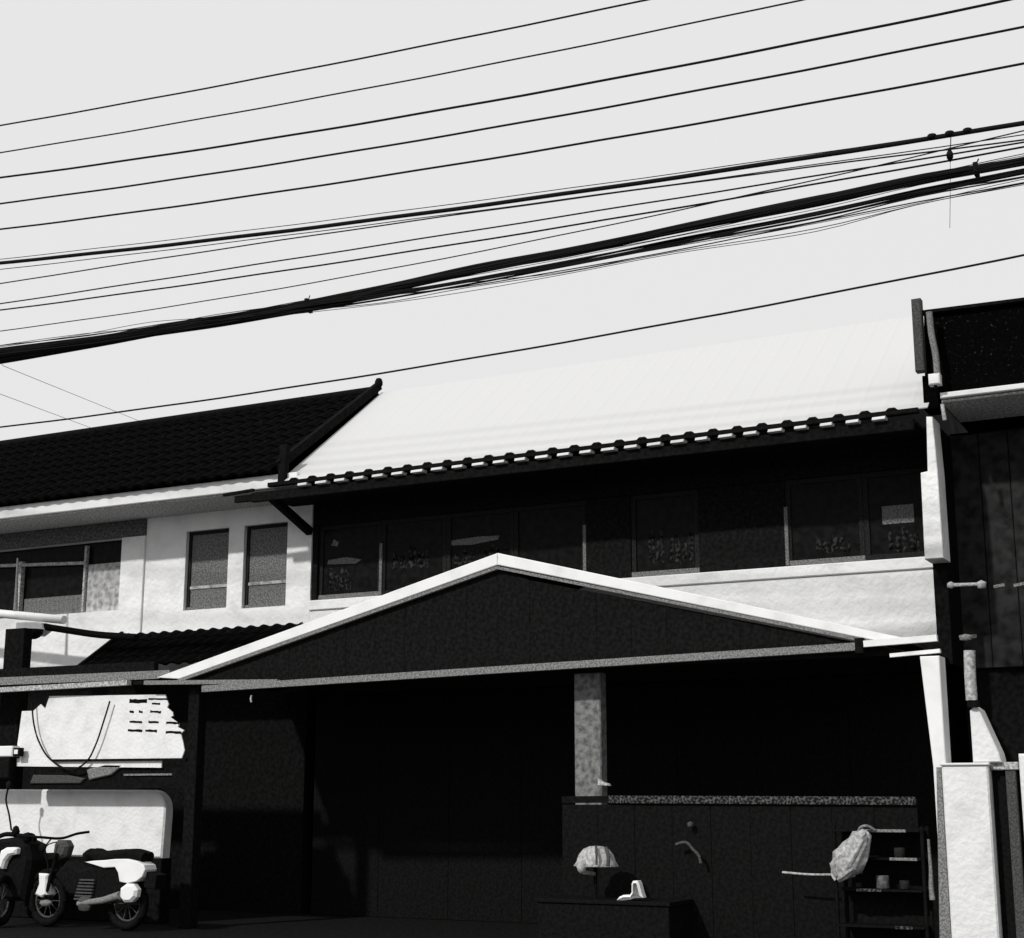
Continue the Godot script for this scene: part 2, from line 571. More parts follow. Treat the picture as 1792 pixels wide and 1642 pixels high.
	bar(st, Vector3(-12.02, 5.56, -16.10), Vector3(-12.0, 5.22, -17.0), 0.09, 0.10)
	put("eave_strut", st, mats.timber, h)
	# party wall end
	st = S()
	prism(st, pl([-3.435, 4.085, -3.24, 4.085, -3.245, 5.02, -3.265, 5.62, -3.33, 5.63, -3.35, 5.03, -3.425, 5.02]), -16.4, -16.05, 0.008)
	put("party_wall_end", st, mats.white, h)
	st = S()
	box(st, -3.43, -3.28, 3.0, 5.60, -17.1, -16.402)
	put("party_wall", st, mats.black, h)
	# ground floor: folding doors deep in the carport shade
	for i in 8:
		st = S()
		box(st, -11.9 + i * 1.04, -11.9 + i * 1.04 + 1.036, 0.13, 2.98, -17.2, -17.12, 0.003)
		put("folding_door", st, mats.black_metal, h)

func right_house():
	var h := thing("townhouse", "right townhouse, nearly black, with thin white eave line and dark parapet", "house", Vector3(-0.5, 0, -17))
	var st := S()
	box(st, -3.31, 6.0, 0.1, 5.66, -26.0, -17.12)
	put("wall", st, mats.black, h)
	for i in 16:   # dark boarding
		st = S()
		var xa := -3.30 + i * 0.32
		box(st, xa, xa + 0.312, 3.0, 5.62, -17.12, -17.05 + 0.006 * (i % 3), 0.008)
		put("board", st, mats.board_grey, h)
	st = S()
	box(st, -3.16, 6.0, 5.80, 5.86, -16.06, -16.0, 0.008)
	put("fascia", st, mats.white_trim, h)
	st = S()
	box(st, -3.16, 6.0, 5.765, 5.795, -17.05, -16.062)
	put("soffit", st, mats.soffit, h)
	st = S()
	prism(st, pl([-3.36, 5.72, -3.20, 5.72, -3.20, 5.87, 6.0, 5.87, 6.0, 6.62, -3.30, 6.80, -3.33, 6.10, -3.36, 6.10]), -16.4, -16.1, 0.01)
	var rf := put("parapet", st, mats.dark_tile, h)
	st = S()
	bar(st, Vector3(-3.31, 6.80, -16.2), Vector3(6.0, 6.62, -16.2), 0.34, 0.035)
	put("coping", st, mats.black, rf)
	st = S()
	box(st, -3.2, 6.0, 5.802, 5.87, -26.0, -16.42, 0.0)
	put("roof_slab", st, mats.black, h)
	# grey post, grey pipe and white box at the eave corner
	var p := S()
	box(p, -3.40, -3.30, 6.12, 6.94, -16.08, -15.96, 0.01)
	var o := put("roof_post", p, mats.grey_dark, self)
	tag(o, "grey square post standing at the left corner of the black parapet", "post")
	st = S()
	tube(st, curve([Vector3(-3.20, 6.74, -15.9), Vector3(-3.19, 6.5, -15.9), Vector3(-3.16, 6.25, -15.9), Vector3(-3.155, 6.04, -15.9)], 0.06), 0.035, 10)
	o = put("roof_pipe", st, mats.grey_trim)
	tag(o, "slim grey pipe running down onto the white junction box", "pipe")
	var b := thing("junction_box", "small white box under the slim grey pipe at the eave corner", "box", Vector3(-3.18, 5.92, -15.93))
	st = S(); box(st, -3.245, -3.125, 5.925, 6.045, -15.97, -15.86, 0.012); put("case", st, mats.white_trim, b)
	st = S(); box(st, -3.20, -3.17, 5.89, 5.925, -15.93, -15.90, 0.004); put("gland", st, mats.black_metal, b)
	st = S()
	tube(st, [Vector3(-3.14, 5.73, -15.99), Vector3(-3.125, 5.55, -15.99)], 0.022, 8)
	o = put("drain_spout", st, mats.pale)
	tag(o, "short pale drain spout hanging under the black parapet's eave corner", "pipe")
	# small pale fittings on the dark front
	st = S()
	tube(st, [Vector3(-3.17, 3.785, -16.0), Vector3(-2.83, 3.775, -16.0)], 0.02, 10)
	lathe(st, Vector3(-3.17, 3.785, -16.0), [Vector2(0, 0.04), Vector2(0.04, 0.02), Vector2(0.04, -0.02), Vector2(0, -0.04)], 12)
	lathe(st, Vector3(-2.86, 3.775, -16.0), [Vector2(0, 0.045), Vector2(0.05, 0.02), Vector2(0.04, -0.04), Vector2(0, -0.05)], 12)
	o = put("towel_rail", st, mats.pale)
	tag(o, "short pale rod with knobbed ends on the right townhouse's dark front", "rail")
	for i in 2:
		st = S()
		bar(st, Vector3(-2.74 + i * 0.2, 3.74, -16.0), Vector3(-2.63 + i * 0.2, 3.755, -16.0), 0.03, 0.03)
		o = put("clip", st, mats.grey_trim)
		tag(o, ["pale clip nearest the knobbed rod on the dark front", "pale clip farther right of the knobbed rod, towards the photo's edge"][i], "clip", "pale clips in line with the knobbed rod")
	st = S()
	lathe(st, Vector3(-2.73, 3.06, -14.3), [Vector2(0, 0.035), Vector2(0.05, 0.02), Vector2(0.045, -0.02), Vector2(0, -0.03)], 12, 1.2, 0.8)
	bar(st, Vector3(-2.73, 3.06, -14.3), Vector3(-2.68, 3.09, -14.5), 0.03, 0.03)
	o = put("vent_cowl", st, mats.grey_trim)
	tag(o, "small pale cowl just above the upright pale pipe at right", "cowl")

func carport():
	var c := thing("carport", "gabled carport with white bargeboards and black pediment before the middle house", "carport", Vector3(-7.75, 0, -14.6))
	var st := S()
	# pediment of dark vertical boards
	for i in 22:
		var xa := -12.1 + i * 0.395
		var xb := xa + 0.393
		var ya := 3.02 + (1.07 * (xa + 12.25) / 4.52 if xa < -7.73 else 1.0 * (-3.5 - xa) / 4.23)
		var yb := 3.02 + (1.07 * (xb + 12.25) / 4.52 if xb < -7.73 else 1.0 * (-3.5 - xb) / 4.23)
		st = S()
		var poly := [xa, 2.95 + 0.0, xb, 2.95, xb, yb]
		if xa < -7.73 and xb > -7.73:
			poly.append_array([-7.73, 4.09])
		poly.append_array([xa, ya])
		prism(st, pl(poly), -14.60, -14.56 + 0.002 * (i % 2), 0.002)
		put("pediment_board", st, mats.timber, c)
	# bargeboards
	st = S()
	prism(st, pl([-12.46, 3.06, -12.10, 3.03, -7.73, 4.118, -7.73, 4.25]), -14.55, -14.50, 0.008)
	put("bargeboard", st, mats.white_trim, c)
	st = S()
	prism(st, pl([-7.728, 4.25, -7.728, 4.118, -3.55, 3.075, -3.30, 3.095]), -14.55, -14.50, 0.008)
	put("bargeboard", st, mats.white_trim, c)
	# grey trim below each bargeboard
	st = S()
	bar(st, Vector3(-12.12, 3.005, -14.52), Vector3(-7.73, 4.088, -14.52), 0.05, 0.032)
	put("trim_strip", st, mats.grey_trim, c)
	st = S()
	bar(st, Vector3(-7.73, 4.088, -14.52), Vector3(-3.52, 3.05, -14.52), 0.05, 0.032)
	put("trim_strip", st, mats.grey_trim, c)
	# roof slopes behind
	st = S()
	quad(st, Vector3(-7.73, 4.20, -17.0), Vector3(-7.73, 4.20, -14.5), Vector3(-12.44, 3.04, -14.5), Vector3(-12.44, 3.04, -17.0))
	quad(st, Vector3(-7.73, 4.20, -14.5), Vector3(-7.73, 4.20, -17.0), Vector3(-3.33, 3.07, -17.0), Vector3(-3.33, 3.07, -14.5))
	put("roof", st, mats.black_metal, c)
	# eave beam across the front
	st = S()
	bar(st, Vector3(-11.7, 2.895, -14.48), Vector3(-3.80, 3.04, -14.48), 0.08, 0.075)
	put("front_beam", st, mats.grey_trim, c)
	st = S()
	bar(st, Vector3(-12.6, 3.0, -14.47), Vector3(-10.6, 2.945, -14.47), 0.05, 0.05)
	put("lap_strip", st, mats.grey_trim, c)
	st = S()
	box(st, -3.80, -3.72, 2.97, 3.12, -14.52, -14.43)
	put("beam_bracket", st, mats.black_metal, c)
	st = S()
	bar(st, Vector3(-3.715, 3.06, -14.46), Vector3(-3.02, 3.085, -14.46), 0.06, 0.06)
	put("beam_end", st, mats.white_trim, c)
	st = S()
	bar(st, Vector3(-3.46, 2.935, -14.42), Vector3(-2.99, 2.96, -14.42), 0.06, 0.035)
	put("cap_strip", st, mats.white_trim, c)
	# posts
	st = S()
	box(st, -6.98, -6.67, 0.13, 2.93, -15.0, -14.85, 0.012)
	put("post", st, mats.pillar, c)
	st = S()
	prism(st, pl([-3.0, 0.13, -2.99, 1.9, -2.99, 2.91, -3.17, 2.91, -3.105, 1.9, -3.10, 0.13]), -14.6, -14.35, 0.008)
	var wp := put("post", st, mats.white_trim, c)
	wp.set_meta("label", "white end post at the right of the carport")
	# hanging hook
	st = S()
	tube(st, curve([Vector3(-11.0, 2.80, -14.5), Vector3(-11.01, 2.76, -14.5), Vector3(-11.0, 2.72, -14.5)], 0.02), 0.012, 8)
	put("hook", st, mats.pale, c)

func gate_and_yard():
	var g := thing("gate", "dark sheet metal gate with worn pale top rail below the carport", "gate", Vector3(-5.1, 0.13, -14.62))
	var st := S()
	for i in 9:
		st = S()
		var xa := -7.02 + i * 0.41
		box(st, xa, xa + 0.408, 0.16, 1.55, -14.66, -14.62 + 0.003 * (i % 2), 0.003)
		put("panel", st, mats.black_metal, g)
	st = S()
	bar(st, Vector3(-6.47, 1.605, -14.62), Vector3(-3.34, 1.59, -14.62), 0.07, 0.075)
	put("top_rail", st, mats.worn, g)
	st = S()
	bar(st, Vector3(-7.02, 1.60, -14.64), Vector3(-6.475, 1.605, -14.64), 0.05, 0.07)
	put("hinge_rail", st, mats.black_metal, g)
	st = S()
	prism(st, pl([-6.60, 1.745, -6.46, 1.74, -6.47, 1.76, -6.54, 1.78, -6.575, 1.81, -6.60, 1.81]), -14.64, -14.6, 0.004)
	put("latch", st, mats.pale, g)
	# shelf rack at the right of the gate
	var r := thing("rack", "dark open rack with pale shelf edges at the right end of the gate", "rack", Vector3(-3.6, 0.13, -14.3))
	for x in [-4.05, -3.24]:
		for z in [-14.47, -14.25]:
			st = S(); box(st, x, x + 0.03, 0.13, 1.36, z - 0.03, z); put("leg", st, mats.black_metal, r)
	st = S(); box(st, -4.03, -3.23, 0.15, 1.34, -14.56, -14.535); put("back_panel", st, mats.black_metal, r)
	var ys := [0.48, 0.80, 1.08, 1.33]
	for i in 4:
		st = S()
		box(st, -4.02, -3.24, ys[i] - 0.02, ys[i], -14.533, -14.235, 0.003)
		var sh := put("shelf", st, mats.black_metal, r)
		st = S()
		var lim := [[-3.5, -3.34], [-3.84, -3.60], [-3.52, -3.27], [-3.80, -3.36]]
		box(st, lim[i][0], lim[i][1], ys[i] - 0.022, ys[i] + 0.004, -14.233, -14.22, 0.003)
		put("shelf_edge", st, mats.worn if i < 2 else mats.grey_trim, sh)
	var jars := [[-3.45, 1.08, 0.05, 0.09], [-3.62, 0.80, 0.06, 0.12], [-3.42, 0.80, 0.045, 0.08], [-3.48, 1.2, 0.035, 0.05]]
	var jl := ["squat tin on the upper shelf of the dark rack", "larger tin on the middle shelf of the dark rack", "small tin right of the larger tin on the rack"]
	for i in 3:
		st = S()
		var j: Array = jars[i]
		lathe(st, Vector3(j[0], j[1], -14.33), [Vector2(0, j[3]), Vector2(j[2] * 0.9, j[3]), Vector2(j[2], j[3] * 0.93), Vector2(j[2], 0.01), Vector2(j[2] * 0.9, 0.003), Vector2(0, 0.003)], 16)
		var o := put("tin", st, mats.shade_band_grey if i == 1 else mats.frame)
		tag(o, jl[i], "tin", "tins on the dark rack")
	# pale bag slung from the rack's corner
	st = S()
	var bag := [Vector2(0.0, 0.19), Vector2(0.05, 0.185), Vector2(0.10, 0.14), Vector2(0.135, 0.05), Vector2(0.14, -0.05), Vector2(0.115, -0.13), Vector2(0.06, -0.185), Vector2(0.0, -0.20)]
	st.set_smooth_group(1)
	var nn := FastNoiseLite.new(); nn.seed = 4; nn.frequency = 1.6; nn.fractal_octaves = 4
	var sides := 36
	var bc := Vector3(-3.845, 1.10, -14.12)
	var ring := func(i: int, k: int) -> Vector3:
		var q: Vector2 = bag[i]
		var a := TAU * k / sides
		var w := 1.0 + 0.75 * nn.get_noise_2d(cos(a) * 1.3 + q.y * 5.0, sin(a) * 1.3 + 2.0 + q.y * 3.0)
		var p := Vector3(cos(a) * q.x * w * 0.9, q.y * 1.25 + 0.05 * nn.get_noise_2d(a * 0.0 + cos(a) * 3.0, sin(a) * 3.0) * absf(q.y) * 8.0, sin(a) * q.x * 0.55 * w)
		return bc + p.rotated(Vector3.BACK, -0.62)
	for i in bag.size() - 1:
		for k in sides:
			var A: Vector3 = ring.call(i, k); var B: Vector3 = ring.call(i, k + 1)
			var C: Vector3 = ring.call(i + 1, k + 1); var D: Vector3 = ring.call(i + 1, k)
			tri(st, A, B, C); tri(st, A, C, D)
	st.set_smooth_group(-1)
	var bg := thing("bag", "pale crumpled bag hanging aslant at the left corner of the dark rack", "bag", Vector3(-3.84, 0.91, -14.12))
	put("body", st, mats.pale, bg)
	st = S()
	tube(st, curve([Vector3(-3.78, 1.25, -14.12), Vector3(-3.76, 1.34, -14.14), Vector3(-3.70, 1.365, -14.16), Vector3(-3.64, 1.33, -14.2)], 0.03), 0.014, 8)
	put("handle", st, mats.grey_trim, bg)
	# long pale rod low on the gate
	st = S()
	tube(st, curve([Vector3(-4.56, 0.93, -14.3), Vector3(-4.3, 0.915, -14.3), Vector3(-4.0, 0.92, -14.3)], 0.1), 0.011, 8)
	var rod := put("rod", st, mats.pale)
	tag(rod, "thin pale rod lying level from the hanging bag to its left", "rod")
	st = S()
	tube(st, [Vector3(-3.17, 1.25, -14.28), Vector3(-3.165, 0.98, -14.28), Vector3(-3.17, 0.84, -14.28), Vector3(-3.165, 0.72, -14.28)], 0.012, 8, 0.028)
	var br := put("broom_handle", st, mats.grey_trim)
	tag(br, "pale upright stick between the dark rack and the white gate pillar", "stick")
	# bench with a domed hat on a stand and a white boot
	var b := thing("chest", "low black chest in front of the gate below the grey post", "chest", Vector3(-6.3, 0.13, -14.2))
	st = S(); box(st, -7.0, -5.6, 0.13, 0.60, -14.58, -14.0); put("body", st, mats.black_metal, b)
	st = S(); box(st, -7.02, -5.58, 0.602, 0.64, -14.6, -13.98); put("lid", st, mats.black_metal, b)
	var ht := thing("hat", "wide domed pale hat with darker right side over the black chest", "hat", Vector3(-6.45, 0.93, -14.2))
	st = S()
	lathe(st, Vector3(-6.445, 0.955, -14.2), [Vector2(0, 0.195), Vector2(0.07, 0.19), Vector2(0.13, 0.165), Vector2(0.18, 0.11), Vector2(0.205, 0.04), Vector2(0.235, 0.0), Vector2(0.225, -0.006), Vector2(0.19, 0.02), Vector2(0.0, 0.10)], 32, 1.0, 0.8)
	put("crown", st, mats.pale, ht)
	st = S()
	tube(st, curve([Vector3(-6.30, 1.135, -14.12), Vector3(-6.25, 1.06, -14.06), Vector3(-6.24, 0.97, -14.03)], 0.03), 0.02, 8)
	tube(st, curve([Vector3(-6.40, 1.15, -14.1), Vector3(-6.36, 1.07, -14.02), Vector3(-6.35, 0.975, -14.0)], 0.03), 0.012, 8)
	put("band", st, mats.grey_dark, ht)
	var hs := thing("hat_stand", "short post with a pale round knob that holds the domed hat", "stand", Vector3(-6.5, 0.64, -14.2))
	st = S(); tube(st, [Vector3(-6.46, 0.64, -14.2), Vector3(-6.45, 1.06, -14.2)], 0.02, 10); put("stem", st, mats.black_metal, hs)
	st = S(); lathe(st, Vector3(-6.53, 0.96, -14.04), [Vector2(0, 0.06), Vector2(0.04, 0.045), Vector2(0.055, 0.0), Vector2(0.04, -0.045), Vector2(0.02, -0.07), Vector2(0, -0.075)], 16); put("knob", st, mats.pale, hs)
	st = S(); bar(st, Vector3(-6.52, 0.90, -14.04), Vector3(-6.46, 0.88, -14.18), 0.04, 0.035); put("arm", st, mats.grey_trim, hs)
	st = S()
	prism(st, pl([-6.17, 0.642, -6.10, 0.641, -6.02, 0.652, -5.99, 0.665, -5.89, 0.672, -5.905, 0.71, -5.93, 0.80, -5.945, 0.83, -5.995, 0.828, -6.01, 0.80, -6.012, 0.72, -6.03, 0.695, -6.10, 0.692, -6.14, 0.675]), -14.15, -14.05, 0.02)
	var boot := put("boot", st, mats.white_trim)
	tag(boot, "single small white boot with its toe to the left on the black chest", "boot")
	# bent hose end on the gate
	st = S()
	tube(st, curve([Vector3(-5.71, 1.165, -14.5), Vector3(-5.60, 1.185, -14.5), Vector3(-5.53, 1.12, -14.5), Vector3(-5.47, 1.06, -14.5), Vector3(-5.45, 0.99, -14.5)], 0.04), 0.016, 8)
	lathe(st, Vector3(-5.57, 1.36, -14.55), [Vector2(0, 0.03), Vector2(0.03, 0.015), Vector2(0.03, -0.02), Vector2(0, -0.035)], 10)
	var hose := put("hose", st, mats.grey_dark)
	tag(hose, "short bent grey hose hanging on the dark gate", "hose")
	# white gate pillar at the right, with wedge and pipe standing on it
	var p := thing("gate_pillar", "broad white gate pillar at the lower right corner", "pillar", Vector3(-2.8, 0.13, -14.4))
	st = S(); box(st, -3.0, -2.59, 0.13, 1.90, -14.95, -14.2, 0.015); put("shaft", st, mats.pillar_white, p)
	st = S(); box(st, -3.01, -2.575, 1.902, 1.925, -14.97, -14.18, 0.008); put("cap", st, mats.pillar_white, p)
	st = S(); prism(st, pl([-2.72, 1.927, -2.475, 1.927, -2.49, 2.01, -2.64, 2.40, -2.68, 2.43, -2.72, 2.39]), -14.5, -14.22, 0.01)
	var wd := put("wedge", st, mats.pillar_white)
	tag(wd, "white wedge shaped block standing on the broad white gate pillar", "block")
	st = S(); tube(st, [Vector3(-2.693, 2.48, -14.2), Vector3(-2.693, 2.70, -14.2), Vector3(-2.685, 2.93, -14.2)], 0.052, 12)
	var pp := thing("standing_pipe", "short upright pale pipe above the white wedge", "pipe", Vector3(-2.69, 2.43, -14.2))
	put("tube", st, mats.pale, pp)
	st = S(); tube(st, [Vector3(-2.68, 2.42, -14.22), Vector3(-2.68, 2.482, -14.22)], 0.058, 12)
	put("collar", st, mats.black_metal, pp)
	# grey jamb at the pillar's left
	st = S(); prism(st, pl([-3.12, 0.13, -3.005, 0.13, -3.005, 1.89, -3.05, 1.89]), -14.40, -14.22, 0.006)
	var jb := put("gate_jamb", st, mats.grey_trim)
	tag(jb, "grey tapering jamb strip along the left side of the white gate pillar", "jamb")
	# second gate on the right with a grey stile, then the next pillar
	var g2 := thing("gate", "dark gate with a grey stile at the far right edge", "gate", Vector3(-2.4, 0.13, -14.3))
	st = S(); box(st, -2.585, -2.325, 0.16, 1.86, -14.42, -14.36); put("panel", st, mats.black_metal, g2)
	st = S(); box(st, -2.46, -2.37, 0.16, 1.90, -14.358, -14.30); put("stile", st, mats.grey_dark, g2)
	st = S(); box(st, -2.585, -2.34, 1.862, 1.93, -14.40, -14.28); put("top_rail", st, mats.pale, g2)
	st = S(); box(st, -2.32, -1.9, 0.13, 2.0, -14.9, -14.2, 0.015)
	var p2 := put("gate_pillar", st, mats.pillar_white)
	tag(p2, "second white gate pillar, cut off by the photo's right edge", "pillar")

func left_frontage():
	# small tiled awning below the left house's windows
	var a := thing("awning", "black tiled awning under the two small frosted windows", "awning", Vector3(-14, 3.5, -16))
	var st := S()
	var prof := [Vector2(0, 0), Vector2(0.2, 0.02), Vector2(0.4, 0.03), Vector2(0.6, 0.02), Vector2(0.8, 0.0)]
	ribbed(st, -15.22, -12.05, 3.40, -16.12, 3.95, -16.98, 0.22, prof, 4, 0.016, 0.02)
	put("tiles", st, mats.dark_tile, a)
	st = S()
	bar(st, Vector3(-15.25, 3.40, -16.12), Vector3(-15.25, 3.96, -16.98), 0.05, 0.1)
	put("verge_board", st, mats.black, a)
	# front gutter beams
	var b := thing("gutter_beam", "long grey gutter of two strips running left from the carport gable", "gutter", Vector3(-15, 3.0, -14.6))
	st = S()
	bar(st, Vector3(-22.0, 3.14, -14.6), Vector3(-12.3, 3.10, -14.6), 0.1, 0.10)
	put("upper_strip", st, mats.grey_trim, b)
	st = S()
	bar(st, Vector3(-22.0, 2.93, -14.52), Vector3(-12.9, 3.015, -14.52), 0.08, 0.06)
	put("lower_strip", st, mats.pale, b)
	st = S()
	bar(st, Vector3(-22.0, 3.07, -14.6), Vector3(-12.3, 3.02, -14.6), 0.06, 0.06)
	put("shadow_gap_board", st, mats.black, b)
	st = S()
	bar(st, Vector3(-22.0, 3.23, -14.66), Vector3(-12.6, 3.21, -14.66), 0.08, 0.13)
	var db := put("roof_beam", st, mats.timber)
	tag(db, "black beam lying on top of the grey gutter at left", "beam")
	# post, pipe and box
	st = S(); box(st, -15.55, -15.2, 0.13, 3.86, -15.15, -15.0)
	var o := put("post", st, mats.black)
	tag(o, "thick black post at the left edge rising through the gutter", "post")
	st = S()
	tube(st, [Vector3(-18.5, 4.46, -16.2), Vector3(-16.93, 4.275, -16.2), Vector3(-15.66, 4.115, -16.2)], 0.062, 14)
	o = put("white_pipe", st, mats.white_trim)
	tag(o, "white pipe sloping down to the right under the left house's big window", "pipe")
	st = S()
	tube(st, [Vector3(-16.62, 4.22, -16.2), Vector3(-16.63, 4.6, -16.2), Vector3(-16.65, 5.08, -16.2)], 0.035, 10, 0.012)
	o = put("stand_pipe", st, mats.grey_trim)
	tag(o, "slim tapering upright rod standing on the sloping white pipe", "rod")
	var m := thing("lamp_box", "white box with a black half round bowl beneath it by the black post", "light", Vector3(-16.2, 3.9, -16.2))
	st = S(); prism(st, pl([-16.50, 3.93, -16.12, 3.91, -15.98, 3.99, -16.02, 4.08, -16.10, 4.10, -16.50, 4.115]), -16.32, -16.1, 0.015); put("case", st, mats.white_trim, m)
	st = S(); lathe(st, Vector3(-16.10, 3.985, -16.05), [Vector2(0, 0.0), Vector2(0.15, 0.0), Vector2(0.14, -0.06), Vector2(0.10, -0.11), Vector2(0.05, -0.135), Vector2(0, -0.14)], 22); put("bowl", st, mats.black_metal, m)
	st = S(); tube(st, curve([Vector3(-16.02, 4.035, -16.2), Vector3(-15.6, 3.965, -16.2), Vector3(-15.0, 3.87, -16.2), Vector3(-14.3, 3.80, -16.2)], 0.1), 0.05, 10)
	o = put("black_conduit", st, mats.black_metal)
	tag(o, "thick black conduit slanting from the white lamp box to the tiled awning", "conduit")
	# white canvas sheet with ragged right edge
	var c := thing("canvas_sheet", "white canvas sheet with a ragged right edge hanging below the gutter", "canvas", Vector3(-13.4, 2.4, -14.6))
	st = S()
	var rg := [-14.76, 2.72, -14.56, 2.72, -14.44, 2.80, -14.36, 2.74, -14.30, 2.90, -12.40, 2.86, -12.34, 2.74, -12.36, 2.70, -12.27, 2.64, -12.26, 2.60, -12.30, 2.58, -12.16, 2.50, -12.18, 2.46, -12.08, 2.42, -12.13, 2.38, -12.09, 2.28, -12.06, 2.18, -12.10, 2.085, -14.74, 2.10, -14.80, 2.3]
	rg.reverse()
	var poly := PackedVector2Array()
	for i in range(0, rg.size(), 2):
		poly.append(Vector2(rg[i + 1], rg[i]))
	prism(st, poly, -14.63, -14.615, 0.004)
	put("cloth", st, mats.canvas, c)
	# printed dark bars in rows
	var rows := [[-12.96, 2.80, 0.28, 0.05], [-12.66, 2.815, 0.30, 0.025], [-12.60, 2.76, 0.13, 0.022], [-12.95, 2.67, 0.07, 0.028], [-12.80, 2.665, 0.06, 0.028], [-12.62, 2.66, 0.17, 0.03], [-12.94, 2.545, 0.20, 0.026], [-12.64, 2.535, 0.16, 0.028], [-12.36, 2.52, 0.20, 0.03], [-12.96, 2.44, 0.23, 0.03], [-12.68, 2.43, 0.18, 0.032], [-12.36, 2.405, 0.24, 0.032]]
	for r in rows:
		st = S()
		var n := 6
		var pp := PackedVector2Array()
		for k in n + 1:
			pp.append(Vector2(r[0] + r[2] * k / n, r[1] - 0.012 * k / n - r[3] * (0.5 + rng.randf_range(-0.18, 0.12))))
		for k in n + 1:
			pp.append(Vector2(r[0] + r[2] * (n - k) / n, r[1] - 0.012 * (n - k) / n + r[3] * (0.5 + rng.randf_range(-0.18, 0.12))))
		prism(st, pp, -14.6148, -14.612, 0.0)
		put("printed_bar", st, mats.black, c)
	st = S()
	bar(st, Vector3(-14.78, 2.07, -14.62), Vector3(-12.4, 2.03, -14.62), 0.02, 0.10)
	put("hem", st, mats.canvas, c)
	# looped cord in front of the sheet
	st = S()
	tube(st, curve([Vector3(-14.53, 2.82, -14.55), Vector3(-14.47, 2.55, -14.55), Vector3(-14.36, 2.32, -14.55), Vector3(-14.15, 2.10, -14.55), Vector3(-13.80, 1.97, -14.55), Vector3(-13.55, 2.06, -14.55), Vector3(-13.41, 2.27, -14.55), Vector3(-13.30, 2.56, -14.55), Vector3(-13.22, 2.80, -14.55)], 0.05), 0.011, 6)
	o = put("cord", st, mats.cable)
	tag(o, "thin black cord hanging in a loop before the white canvas", "cord")
	# dark rail with clutter, white wall below
	var r2 := thing("rail", "black double rail between the white canvas and the white low wall", "rail", Vector3(-13.5, 1.9, -14.7))
	st = S(); bar(st, Vector3(-14.15, 2.085, -14.59), Vector3(-12.0, 2.075, -14.59), 0.04, 0.028); put("thin_bar", st, mats.black, r2)
	st = S(); bar(st, Vector3(-14.62, 1.86, -14.72), Vector3(-11.9, 1.86, -14.72), 0.14, 0.24); put("thick_bar", st, mats.black, r2)
	st = S(); bar(st, Vector3(-13.0, 1.90, -14.635), Vector3(-12.25, 1.90, -14.635), 0.02, 0.022); put("pale_edge", st, mats.grey_trim, r2)
	st = S()
	prism(st, pl([-14.55, 1.80, -13.7, 1.80, -13.62, 1.86, -13.9, 1.90, -14.5, 1.91]), -14.647, -14.62, 0.01)
	o = put("bundle", st, mats.grey_dark)
	tag(o, "grey rolled bundle tied along the left half of the black rail", "bundle")
	st = S()
	prism(st, pl([-13.55, 1.84, -13.2, 1.90, -13.0, 2.02, -13.3, 2.03, -13.6, 1.97]), -14.645, -14.61, 0.012)
	o = put("rag", st, mats.grey_trim)
	tag(o, "pale crumpled rag over the middle of the black rail", "rag")
	st = S()
	var rw := PackedVector2Array([Vector2(-18.0, 0.90), Vector2(-12.62, 0.90), Vector2(-12.60, 1.40)])
	for k in 7:
		var an := PI * 0.5 * k / 6.0
		rw.append(Vector2(-12.87 + cos(an) * 0.27, 1.48 + sin(an) * 0.24))
	rw.append(Vector2(-18.0, 1.75))
	prism(st, rw, -15.1, -14.95, 0.02)
	o = put("low_wall", st, mats.canvas)
	tag(o, "white low wall with a rounded top corner behind the motorcycles", "wall")
	st = S(); box(st, -18.0, -12.60, 0.13, 0.897, -15.12, -14.93, 0.01)
	o = put("plinth", st, mats.black)
	tag(o, "black base under the white low wall behind the motorcycles", "plinth")
	# black post strip by the carport's left side
	st = S(); box(st, -12.02, -11.86, 0.13, 2.95, -14.75, -14.6)
	o = put("post", st, mats.black)
	tag(o, "black post at the left end of the carport beside the white canvas", "post")
	# meter and shutter at the very left edge
	st = S(); box(st, -15.6, -14.76, 2.14, 2.275, -14.62, -14.5, 0.012)
	o = put("meter_box", st, mats.white_trim)
	tag(o, "white shallow box at the left edge below the black post's bracket", "box")
	var mt := thing("meter", "small black framed dial on the white canvas's left edge", "meter", Vector3(-14.7, 2.16, -14.5))
	st = S(); box(st, -14.74, -14.62, 2.14, 2.25, -14.56, -14.49, 0.01); put("case", st, mats.black_metal, mt)
	st = S(); box(st, -14.715, -14.65, 2.17, 2.225, -14.489, -14.483, 0.002); put("face", st, mats.white_trim, mt)
	st = S(); box(st, -15.6, -14.80, 1.87, 2.135, -14.62, -14.5, 0.012)
	o = put("fuse_box", st, mats.black_metal)
	tag(o, "black box under the white shallow box at the left edge", "box")
	st = S()
	tube(st, curve([Vector3(-14.78, 1.78, -14.5), Vector3(-14.81, 1.60, -14.5), Vector3(-14.74, 1.42, -14.5), Vector3(-14.68, 1.22, -14.5)], 0.05), 0.012, 6)
	lathe(st, Vector3(-14.78, 1.78, -14.5), [Vector2(0, 0.06), Vector2(0.035, 0.03), Vector2(0.03, -0.04), Vector2(0, -0.06)], 10)
	o = put("cord", st, mats.cable)
	tag(o, "thin black cord falling from the rail to the left motorcycle", "cord")

